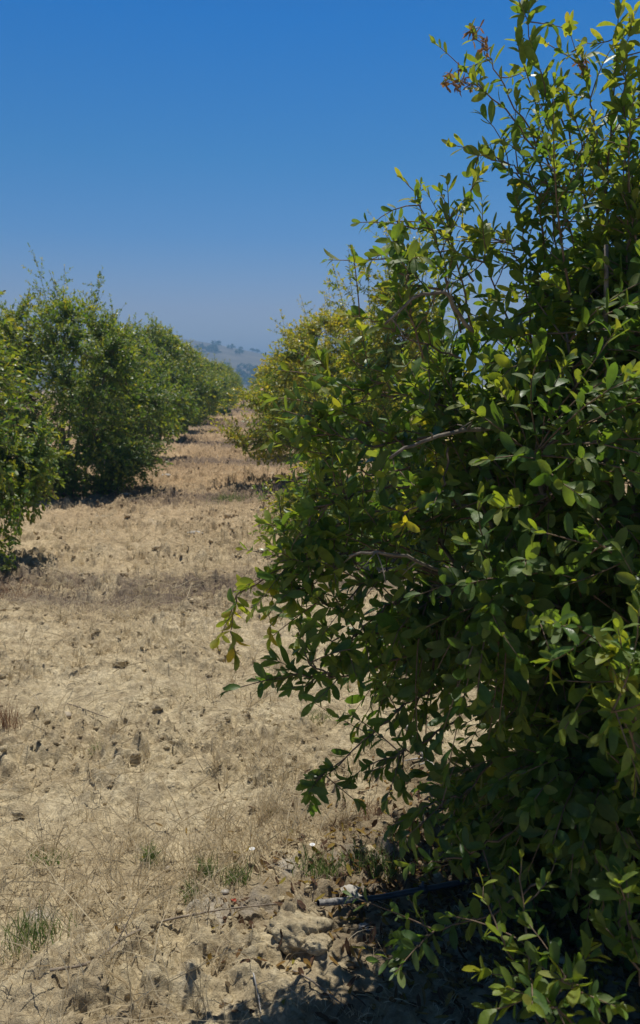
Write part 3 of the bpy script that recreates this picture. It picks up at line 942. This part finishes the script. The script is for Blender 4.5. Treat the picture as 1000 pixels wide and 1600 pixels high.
LUMPS = [lump(rng, 1, 1, rng.uniform(.7, 1.1), rng.uniform(.5, .8), ICO2, .36) for _ in range(14)]
mb = MB()
x, y = scatter_path(17000, 1.5, 26)
m = clod_mask(x, y)
keep = rng.random(len(x)) < (.08 + .8 * m ** 2)
x, y = x[keep], y[keep]
z = ground_z(x, y)
sz = np.clip(rng.lognormal(-5.25, .5, len(x)), .002, .02) * np.interp(y, [1.5, 8], [.8, 2.1])
for k in range(len(x)):
    v, fc = LUMPS[k % 14]
    a = rng.uniform(0, 6.28); c_, s_ = np.cos(a), np.sin(a)
    w = v * sz[k]
    w = np.stack([w[:, 0] * c_ - w[:, 1] * s_, w[:, 0] * s_ + w[:, 1] * c_, w[:, 2]], -1) + [x[k], y[k], z[k] + sz[k] * .12]
    mb.add(w, fc)
tag(mb.build('soil_clods', M_SOIL, smooth=False), kind='stuff', label='crumbly clods of tan soil strewn over the alley', cat='soil clods')


def blades(x, y, h, lean, K=4, z=None, spread=1.0):
    n = len(x)
    if z is None: h = h * np.where(np.hypot(x - .72, y - 2.0) < .80, .25, 1.0)
    if z is None: z = ground_z(x, y)
    th = rng.uniform(0, 6.28, n)
    d = np.stack([np.cos(th), np.sin(th), np.zeros(n)], -1)
    t = np.linspace(0, 1, K)[None, :, None]
    P0 = np.stack([x, y, z - .004], -1)[:, None]
    ln = lean[:, None, None]
    P = P0 + d[:, None] * (h[:, None, None] * ln * (t ** 1.6)) + np.array([0, 0, 1.0]) * (h[:, None, None] * (t * np.sqrt(np.maximum(0, 1 - (ln * .9) ** 2)) + .0))
    P = P + np.cumsum(rng.normal(0, .035, (n, K, 3)) * h[:, None, None], axis=1) * np.linspace(0, 1, K)[None, :, None]
    return P


# straw: rooted clumps, loose stalks lying and standing
mb = MB()
cx, cy = scatter_path(260, 1.6, 9, -1.9, 1.1)
cn = rng.integers(8, 34, 260)
x = np.repeat(cx, cn) + rng.normal(0, 1, cn.sum()) * np.repeat(rng.uniform(.006, .022, 260), cn); y = np.repeat(cy, cn) + rng.normal(0, .012, cn.sum())
hh = np.repeat(rng.uniform(.05, .2, 260), cn) * rng.uniform(.4, 1.1, cn.sum())
ribbons(mb, blades(x, y, hh, rng.uniform(.1, 1.05, cn.sum()), 6), rng.uniform(.0014, .003, cn.sum()) * np.interp(y, [2, 8], [1, 1.8]))
n = 3600
x, y = scatter_path(n, 1.6, 14, -1.9, 1.1)
ok = noise(x * 1.1, y * 1.1, 71) + noise(x * 3, y * 3, 72) * .6 > -.28
x, y = x[ok], y[ok]; n = len(x)
h = rng.uniform(.03, .17, n)
ribbons(mb, blades(x, y, h, rng.uniform(.2, 1.05, n), 5), rng.uniform(.0013, .003, n) * np.interp(y, [2, 8], [1, 1.8]))
n = 2600
x, y = scatter_path(n, 1.6, 14, -1.8, 1.0)
h = rng.uniform(.08, .34, n)
P = blades(x, y, h, np.full(n, 1.05), 7)
P[..., 2] = np.maximum(P[..., 2], ground_z(P[..., 0], P[..., 1]) + .004) + .01 * np.sin(np.linspace(0, 3.14, 7))[None]
ribbons(mb, P, rng.uniform(.0014, .0038, n) * np.interp(y, [2, 10], [1, 2.2]))
# matted straw just in front of the shaded strip
for (px, py, m_, s) in ((430, 1300, 420, .16), (330, 1340, 300, .15), (520, 1300, 260, .12), (130, 1400, 330, .2), (300, 1380, 200, .14), (420, 1210, 160, .08), (90, 1330, 160, .18), (230, 1010, 130, .16), (540, 1340, 240, .1)):
    g = ground_at(px, py)
    m_ = int(m_ * 1.15)
    x, y = g[0] + rng.normal(0, s, m_), g[1] + rng.normal(0, s * .7, m_)
    ribbons(mb, blades(x, y, rng.uniform(.03, .16, m_), rng.uniform(.3, 1.08, m_), 5), rng.uniform(.0014, .0036, m_))
tag(mb.build('dry_grass', M_STRAW), kind='stuff', label='pale dry straw and dead grass lying over the soil', cat='dry grass')

# stubble: greyish purple mats of dead weeds between the trees
mb = MB()
for (yc, w, n, x0, x1) in ((6.2, .55, 9000, -2.3, .7), (11.3, .8, 7000, -1.7, 1.0), (16.6, 1.0, 4500, -1.6, .6), (22, 1.5, 4000, -1.6, .5), (33, 5, 5000, -1.7, .6), (55, 9, 4000, -1.7, .7)):
    x = rng.uniform(x0, x1, n); y = yc + rng.normal(0, w * .55, n) + .25 * np.sin(x * 2)
    ok = noise(x * 2.2, y * 1.2, 73) > -.35 + .5 * np.abs(y - yc) / w - .3
    x, y = x[ok], y[ok]; n = len(x)
    k = np.interp(yc, [6, 55], [1, 3.2])
    h = rng.uniform(.02, .075, n) * (1 + .3 * (k - 1))
    ribbons(mb, blades(x, y, h, rng.uniform(.3, 1.05, n), 3), rng.uniform(.0015, .003, n) * k)
tag(mb.build('dead_weeds', M_STUB), kind='stuff', label='greyish purple mats of dead weeds crossing the alley', cat='dead weeds')

# fallen leaves under the bushes
mb = MB()
n = 7800
x = np.concatenate([BUSH[0] - .3 + rng.normal(0, .42, 7000), RX + rng.normal(0, .6, 800)]); y = np.concatenate([BUSH[1] - .2 + rng.normal(0, .36, 7000), 7.5 + rng.normal(0, .9, 800)])
leaves(mb, np.stack([x, y, ground_z(x, y) + .004], -1), np.stack([rng.normal(size=n), rng.normal(size=n), rng.normal(0, .25, n)], -1),
       np.stack([rng.normal(0, .4, n), rng.normal(0, .4, n), np.ones(n)], -1), rng.uniform(.022, .05, n), rng.uniform(.008, .016, n),
       rng.choice([1.15, 1.35, 1.6, 1.8, 1.9], n), 1, 0, rng.normal(-.2, .3, n))
tag(mb.build('fallen_leaves', leaf_mat('dead_leaf', .7, .15, .9, .2)), kind='stuff', label='brown fallen leaves in the shade under the bushes', cat='fallen leaves')

# ------------------------------------------------------------------ single things on the ground
def gpos(px, py):
    g = ground_at(px, py)
    return (float(g[0]), float(g[1]), float(ground_z(g[0], g[1])))


def stone(px, py, r, label, mat=M_STONE, sx=1.2, sz=.6, name='stone', sink=.25, group='stones on the soil'):
    mb = MB()
    v, fc = lump(rng, r, sx, 1, sz, ICO3, .13)
    mb.add(v, fc)
    x, y, z = gpos(px, py)
    o = mb.build(name, mat, None, True, (x, y, z + r * sz * (1 - 2 * sink)))
    return tag(o, label, 'stone', group)


stone(100, 1113, .030, 'smooth rounded tan stone near the reddish dry weed')
stone(305, 838, .05, 'flat white stone lying on bare soil in mid alley', M_CHALK, 1.5, .4)
stone(259, 746, .07, 'small white stone by the shadow of the tall dark tree', M_CHALK, 1.3, .6)
stone(197, 775, .06, 'grey white stone at the shadow edge of the tall tree', M_CHALK, 1.5, .5)
stone(351, 1388, .011, 'tiny white stone by a red petal', M_CHALK, 1.3, .7)
stone(262, 1355, .010, 'tiny round pale stone behind a green tuft', M_STONE, 1, .8)


def noise3(v, f, seed):
    return (noise(v[:, 0] * f + v[:, 2] * f * .7, v[:, 1] * f - v[:, 2] * f * .4, seed) + noise(v[:, 1] * f + 5, v[:, 2] * f + v[:, 0] * f * .3, seed + 1)) * .6


def clod(px, py, r, label, sx=1.25, sz=.55, mat=M_SOIL):
    mb = MB()
    v, fc = lump(rng, r, sx, 1, sz, ICO5, .17)
    q = v / r
    k = int(rng.integers(1, 900))
    cr = np.clip(1 - worley(q[:, 0] * 2.6 + q[:, 2] * 1.7, q[:, 1] * 2.6 - q[:, 2] * 1.3, k) * 1.2, 0, 1) ** .6
    v = v * (.86 + .20 * noise3(q, 2.3, k) + .14 * cr + .07 * noise3(q, 8, k + 3) + .035 * noise3(q, 19, k + 5))[:, None]
    mb.add(v, fc)
    x, y, z = gpos(px, py)
    o = mb.build('soil_clod', mat, None, True, (x, y, z - r * .06))
    return tag(o, label, 'soil clod', 'large single clods of soil')


clod(468, 1462, .07, 'largest tan soil clod, at the end of the drip pipe')
clod(420, 1482, .035, 'crusty clod half in shade beside the largest clod')
clod(350, 1482, .04, 'rough clod in front of the curved stick, near the shadow')
clod(546, 1393, .034, 'chalky whitish clod just above the drip pipe', mat=M_CHALK)
clod(567, 1450, .024, 'chalky pale clod in shade below the drip pipe', mat=M_CHALK)
clod(228, 1470, .036, 'lumpy clod behind the curved dry stick')
clod(256, 1486, .02, 'small crumb clod touching the curved dry stick')
clod(497, 1490, .032, 'crumbly clod lying inside the bush shadow')
clod(466, 1298, .026, 'dark cornered clod on the straw, below the rusty tuft')
clod(136, 1455, .03, 'pale clod next to the green grass patch near the edge')
clod(320, 803, .085, 'dark reddish clod heap in mid alley')
clod(340, 850, .07, 'brown clod beyond the flat white stone, towards the bush')
clod(190, 1038, .035, 'shaded clod at the loose end of a dry stalk')


def stick(pts, r, name, label, mat, cat, kids=0, lift=.012, group=None):
    W = np.array([gpos(px, py) for px, py in pts])
    n = 26
    tt = np.linspace(0, len(W) - 1, n)
    C = np.stack([np.interp(tt, range(len(W)), W[:, k]) for k in range(3)], -1)
    for _ in range(3): C[1:-1] = (C[:-2] + 2 * C[1:-1] + C[2:]) / 4
    C[:, 2] = np.maximum(C[:, 2], ground_z(C[:, 0], C[:, 1])) + lift
    C[:, 2] = np.convolve(np.pad(C[:, 2], 6, 'edge'), np.ones(13) / 13, 'valid')
    o0 = C[0].copy(); C = C - o0
    mb = MB()
    tubes(mb, C[None], (np.linspace(r, r * .55, n) * (1 + .15 * rng.normal(size=n)))[None], 7)
    if kids:
        k = rng.integers(4, n - 3, kids)
        sc = C[k] + unit(rng.normal(size=(kids, 3)) * [1, 1, .4] + [0, 0, .3]) * rng.uniform(.03, .12, (kids, 1))
        tubes(mb, bez(C[k], (C[k] + sc) / 2 + .004, sc, 4), np.tile(np.linspace(r * .5, r * .2, 4), (kids, 1)), 5)
    o = mb.build(name, mat, None, True, o0)
    return tag(o, label, cat, group)


M_DRYWOOD = bark_mat('dry_wood', (.13, .10, .07), (.33, .27, .2), 60)
M_PALEWOOD = bark_mat('weathered_wood', (.3, .28, .25), (.5, .48, .45), 50)
stick([(80, 1559), (150, 1550), (180, 1510), (250, 1462), (330, 1437), (420, 1420), (500, 1416), (545, 1412)], .0042, 'dry_stick',
      'long curved dry stick lying from the bare mound to the drip pipe', M_DRYWOOD, 'stick', 5)
stick([(632, 1140), (648, 1175), (662, 1192), (690, 1225)], .011, 'weathered_branch', 'pale weathered dead branch on the soil behind hanging leaves', M_PALEWOOD, 'branch', 3)
stick([(458, 1530), (500, 1560), (545, 1598)], .003, 'dry_stick', 'straight thin twig in the deep shade at the bottom', M_DRYWOOD, 'stick', 1)
stick([(396, 1540), (404, 1562), (408, 1590)], .0022, 'dry_stick', 'short pale twig pointing at the camera in the shade', M_PALEWOOD, 'stick', 1)
stick([(205, 1530), (222, 1505), (242, 1485)], .002, 'dry_stick', 'short bright straw twig beside the curved stick', M_STRAW, 'stick')
stick([(255, 1520), (268, 1500), (276, 1480)], .002, 'dry_stick', 'bright straw twig just before the bush shadow', M_STRAW, 'stick')
stick([(105, 1100), (140, 1112), (172, 1122)], .0028, 'dry_stick', 'dark thin twig touching the smooth rounded stone', M_DRYWOOD, 'stick', 1)

# drip pipe
M_PIPE = plain_mat('black_pipe', (.035, .04, .045), (.06, .066, .072), 40, .4, .05)
M_DUST = plain_mat('pipe_dust', (.12, .12, .12), (.36, .34, .31), 90, .9, .3)
pw = np.array([gpos(x, y) for x, y in ((497, 1441), (540, 1426), (590, 1414), (640, 1404), (700, 1393), (820, 1375))])
pw[:, 2] = np.maximum(pw[:, 2], 0) + .022
n = 40
C = np.stack([np.interp(np.linspace(0, 5, n), range(6), pw[:, k]) for k in range(3)], -1)
for _ in range(6): C[1:-1] = (C[:-2] + 2 * C[1:-1] + C[2:]) / 4
C[:, 2] = np.maximum(C[:, 2], ground_z(C[:, 0], C[:, 1]) + .008)
for _ in range(4): C[1:-1] = (C[:-2] + 2 * C[1:-1] + C[2:]) / 4
pipe = empty('drip_pipe', C[0], 'black plastic drip pipe with a dusty cut end running into the bush', 'pipe')
C = C - C[0]
mb = MB(); tubes(mb, C[None], np.full((1, n), .0085), 14); mb.build('hose', M_PIPE, pipe)
mb = MB(); tubes(mb, C[None, :10], (np.full((1, 10), .0092) * (1 + .06 * rng.normal(size=(1, 10)))), 14)
o = mb.build('dusty_end', M_DUST, pipe)
mb = MB(); k = 26; d = unit(C[k + 1] - C[k])
tubes(mb, np.array([[C[k] - d * .012, C[k], C[k] + d * .012]]), np.full((1, 3), .013), 12)
tubes(mb, np.array([[C[k], C[k] + [0, 0, .012], C[k] + [0, 0, .024]]]), np.array([[.007, .007, .004]]), 10)
mb.build('emitter', M_PIPE, pipe)


def tuft(px, py, n, h, spread, label, mat=M_GREEN, name='grass_tuft', cat='grass tuft', lean=(.05, .8), w=(.002, .0045), group=None, K=5):
    if mat is M_GREEN: n, h = int(n * 1.6), h * 1.35
    x, y, z = gpos(px, py)
    dx, dy = rng.normal(0, spread, n), rng.normal(0, spread * .8, n)
    zz = ground_z(x + dx, y + dy) - z
    mb = MB()
    ribbons(mb, blades(dx, dy, rng.uniform(.35, 1.1, n) * h, rng.uniform(lean[0], lean[1], n), K, zz), rng.uniform(w[0], w[1], n))
    o = mb.build(name, mat, None, True, (x, y, z))
    return tag(o, label, cat, group, 'stuff' if spread >= .03 else None)


G = 'green tufts on the soil'
tuft(235, 1345, 60, .05, .016, 'small upright green grass tuft alone on the straw', group=G)
tuft(370, 1372, 80, .045, .022, 'bright green tuft left of the two white flowers', group=G)
tuft(320, 1368, 60, .05, .018, 'thin green tuft between the lone tuft and the bright one', group=G)
tuft(300, 1395, 30, .06, .012, 'sparse green blades over a chalky crust', group=G)
tuft(45, 1465, 130, .055, .05, 'broad green grass patch at the photo edge', group=G)
tuft(70, 1338, 50, .035, .04, 'faint olive tuft on bare soil near the edge', group=G)
tuft(500, 1358, 90, .045, .035, 'green weed patch around the second white flower', group=G)
tuft(600, 1352, 110, .05, .045, 'green weed patch under the lowest hanging leaves', group=G)
tuft(560, 1345, 70, .04, .03, 'olive weeds between the flower patch and the bush', group=G)
tuft(150, 1165, 30, .04, .02, 'small olive tuft in the middle of bare soil', group=G)
tuft(500, 1135, 40, .05, .025, 'olive tuft beside the low leafy branch', group=G)
tuft(362, 785, 130, .09, .12, 'grey green weed patch in mid alley near the far shadow', group=G, w=(.004, .008))

D = 'dry weed clumps'
tuft(10, 1135, 120, .16, .03, 'reddish brown dry weed standing at the photo edge', M_RUST, 'dry_weed', 'dry weed', (.0, .6), (.0012, .0025), D, 6)
tuft(585, 1268, 150, .08, .035, 'rusty orange dry tuft below the hanging branch', M_RUST, 'dry_weed', 'dry weed', (.1, .9), (.001, .002), D)
tuft(440, 1262, 90, .17, .035, 'tall pale straw clump crossing the open soil', M_STRAW, 'dry_weed', 'dry weed', (.2, .9), (.001, .002), D, 6)
tuft(150, 1170, 40, .1, .02, 'thin pale straw clump on bare soil', M_STRAW, 'dry_weed', 'dry weed', (.1, .8), (.001, .002), D, 6)
tuft(20, 930, 160, .13, .12, 'dark dry weed clump in the shade of the edge tree', M_RUST, 'dry_weed', 'dry weed', (.1, .8), (.002, .004), D)
tuft(330, 665, 260, .35, .35, 'brown dry weed clump at the far tree foot', M_RUST, 'dry_weed', 'dry weed', (.1, .8), (.006, .012), D)
tuft(300, 690, 160, .22, .25, 'low brown weed clump by the path edge under far trees', M_STUB, 'dry_weed', 'dry weed', (.1, .8), (.005, .01), D)


def seedling(px, py, h, label, age=.45, leaf=.05, n=6, group='small leafy suckers'):
    x, y, z = gpos(px, py)
    t = empty('sucker', (x, y, z), label, 'plant', group)
    m = max(2, n // 3)
    th = rng.uniform(0, 6.28, m)
    c = np.stack([np.cos(th) * h * .45, np.sin(th) * h * .45, h * rng.uniform(.6, 1.05, m)], -1); c[0] = [h * .1, 0, h]
    a = np.zeros((m, 3)); a[:, 2] = -.01
    P = bez(a, (a + c) / 2 + [0, 0, h * .15], c, 6)
    mb = MB(); tubes(mb, P, np.tile(np.linspace(.004, .0015, 6), (m, 1)), 5); mb.build('stem', M_TWIG, t)
    mb = MB(); twig_leaves(mb, P, .03, leaf, .4, age + rng.normal(0, .05, m), 1, start=.2); mb.build('leaf', M_LEAF_FAR, t)


seedling(395, 715, .30, 'thin green sucker below the hanging yellowish branch', .3)
seedling(418, 745, .34, 'dark leafy sucker at the edge of the far shadow', .25)
seedling(432, 748, .42, 'yellow topped sucker standing in the far shadow', .75)
seedling(412, 800, .30, 'leafy sucker between far shadow and the near bush', .4, n=15)
seedling(407, 838, .2, 'tiny sparse sucker beside the near bush', .4, n=4)
seedling(445, 830, .45, 'brown green sucker touching the near bush', .7, n=15)

# yellow flowering weed and shrub at the alley's end
x, y, z = gpos(381, 634)
t = empty('flowering_weed', (x, y, z), 'yellow flowering weed at the far end of the alley', 'plant')
m = 26
th = rng.uniform(0, 6.28, m)
c = np.stack([np.cos(th) * .3 * rng.random(m), np.sin(th) * .3 * rng.random(m), rng.uniform(.6, 1.1, m)], -1)
a = c * [.2, .2, 0]
mb = MB(); tubes(mb, bez(a, (a + c) / 2, c, 5), np.full((m, 5), .006), 4); mb.build('stem', M_TWIG, t)
mb = MB()
for q in range(6):
    leaves(mb, c + rng.normal(0, .04, c.shape), rng.normal(size=c.shape) + [0, 0, .4], rng.normal(size=c.shape) + [0, 0, 1], np.full(m, .12), np.full(m, .08), np.full(m, 1.0), 1)
M_YEL = plain_mat('yellow_petal', (.62, .40, .02), (.75, .52, .04), 20, .6, 0)
mb.build('flower', M_YEL, t)
for (px, py, r, lab, ag) in ((402, 636, 1.15, 'low yellow green shrub at the alley end beside the yellow flowers', .6), (350, 650, .35, 'small green weed on the alley near its end', .4)):
    x, y, z = gpos(px, py)
    t = empty('shrub', (x, y, z), lab, 'shrub')
    th = rng.uniform(0, 6.28, 14)
    c = np.stack([np.cos(th) * r * .6, np.sin(th) * r * .6, r * rng.uniform(.5, 1.2, 14)], -1)
    mb = MB(); tubes(mb, bez(c * 0, c * [.3, .3, .6], c, 5), np.tile(np.linspace(.02, .006, 5), (14, 1)), 5); mb.build('stem', M_BARK, t)
    mb = MB(); leaf_blob(mb, np.array([0, 0, r * .6]), np.array([r, r, r * .8]), 700, .10, ag, 1); mb.build('foliage', M_LEAF_FAR, t)

# white bindweed flowers and a red petal
M_WHITE = plain_mat('white_petal', (.75, .75, .74), (.85, .85, .84), 20, .6, 0)
M_RED = plain_mat('red_petal', (.5, .07, .04), (.6, .10, .05), 20, .6, 0)
for (px, py, lab, s) in ((488, 1340, 'white bindweed flower above the green weeds, nearer the bush', .8), (394, 1344, 'white bindweed flower over pale straw, farther from the bush', .85)):
    x, y, z = gpos(px, py)
    t = empty('bindweed_flower', (x, y, z), lab, 'flower', 'white bindweed flowers')
    mb = MB(); tubes(mb, np.array([[[0, 0, 0], [.004, 0, .02], [0, -.004, .036]]]), np.full((1, 3), .0009), 5); mb.build('stem', M_GREEN, t)
    a = np.linspace(0, 6.2832, 11)[:-1]
    rr = np.array([.001, .003, .0075, .0115]) * s; hh = np.array([0, .004, .009, .010])
    V = np.stack([np.stack([np.cos(a) * r_, np.sin(a) * r_ - .3 * h_, .036 + h_ + 0 * a], -1) for r_, h_ in zip(rr, hh)])
    ix = np.arange(40).reshape(4, 10)
    f = np.stack([ix[:-1], np.roll(ix[:-1], -1, 1), np.roll(ix[1:], -1, 1), ix[1:]], -1).reshape(-1, 4)
    mb = MB(); mb.add(V, f); mb.build('petals', M_WHITE, t)
x, y, z = gpos(362, 1401)
mb = MB()
leaves(mb, np.zeros((2, 3)) + [0, 0, .006], np.array([[1, .2, .2], [.3, .8, .3]]), np.array([[0, -.6, 1], [0, -.4, 1.]]), np.array([.016, .012]), np.array([.01, .008]), np.zeros(2), 0)
tag(mb.build('petal', M_RED, None, True, (x, y, z)), 'small red petal on the pale crusted soil', 'petal')

# ------------------------------------------------------------------ light
EL, AZ = R(71), YAW + R(10)
sd = Vector((math.sin(AZ) * math.cos(EL), math.cos(AZ) * math.cos(EL), math.sin(EL)))
sun_d = bpy.data.lights.new('sun', 'SUN')
sun_d.energy, sun_d.angle, sun_d.color = 4.7, R(.53), (1, .95, .86)
sun = bpy.data.objects.new('sun', sun_d); COL.objects.link(sun)
sun.rotation_euler = sd.to_track_quat('Z', 'Y').to_euler()
w = bpy.data.worlds.new('World'); S.world = w; w.use_nodes = True
nt = w.node_tree
for n in list(nt.nodes): nt.nodes.remove(n)
out = nt.nodes.new('ShaderNodeOutputWorld'); bg = nt.nodes.new('ShaderNodeBackground')
sky = nt.nodes.new('ShaderNodeTexSky'); sky.sky_type = 'NISHITA'; sky.sun_disc = False
sky.sun_elevation, sky.sun_rotation = EL, AZ
sky.altitude, sky.air_density, sky.dust_density, sky.ozone_density = 300, 1.0, .6, 3.0
hs = nt.nodes.new('ShaderNodeHueSaturation'); hs.inputs['Saturation'].default_value = 1.25
nt.links.new(sky.outputs[0], hs.inputs['Color'])
tc = nt.nodes.new('ShaderNodeTexCoord'); sp = nt.nodes.new('ShaderNodeSeparateXYZ')
nt.links.new(tc.outputs['Generated'], sp.inputs[0])
grad = ramp(nt, sp.outputs[2], [(0, (1.0, .80, .82)), (.09, (.90, .70, .75)), (.17, (.44, .64, .82)), (.25, (.22, .62, .82)), (.38, (0, .56, .90)), (.5, (.05, .38, .70)), (.8, (.34, .33, .34))])  # top stops, out of view, are invented: grey and dim to cut blue fill
cl = mixc(nt, 1.0, hs.outputs[0], grad, 'MULTIPLY')
nt.links.new(cl, bg.inputs[0]); bg.inputs[1].default_value = .108
nt.links.new(bg.outputs[0], out.inputs[0])

# haze: the air between here and the hill
HAZE = 0.0014
if HAZE:
    mb = MB()
    x0, x1, y0, y1, z0, z1 = -2600, 2600, -1600, 3600, -3, 66
    v = np.array([(x, y, z) for x in (x0, x1) for y in (y0, y1) for z in (z0, z1)], float)
    f = np.array([(0, 1, 3, 2), (4, 6, 7, 5), (0, 4, 5, 1), (2, 3, 7, 6), (0, 2, 6, 4), (1, 5, 7, 3)])
    mb.add(v, f)
    m, nt, out = new_mat('haze_air')
    pv = nt.nodes.new('ShaderNodeVolumePrincipled')
    pv.inputs['Density'].default_value = HAZE
    pv.inputs['Color'].default_value = (.30, .57, .90, 1)
    pv.inputs['Anisotropy'].default_value = .2
    nt.links.new(pv.outputs[0], out.inputs['Volume'])
    tag(mb.build('haze', m, None, False), kind='stuff', label='thin blue haze in front of the far hill', cat='haze')

S.view_settings.view_transform = 'Standard'
S.view_settings.look = 'None'
S.view_settings.exposure = 0
S.view_settings.gamma = 1
S.cycles.max_bounces = 7
S.cycles.transmission_bounces = 5
S.cycles.diffuse_bounces = 3
S.cycles.volume_bounces = 0
S.cycles.use_denoising = True
print('built in %.1f s' % (time.time() - T0))
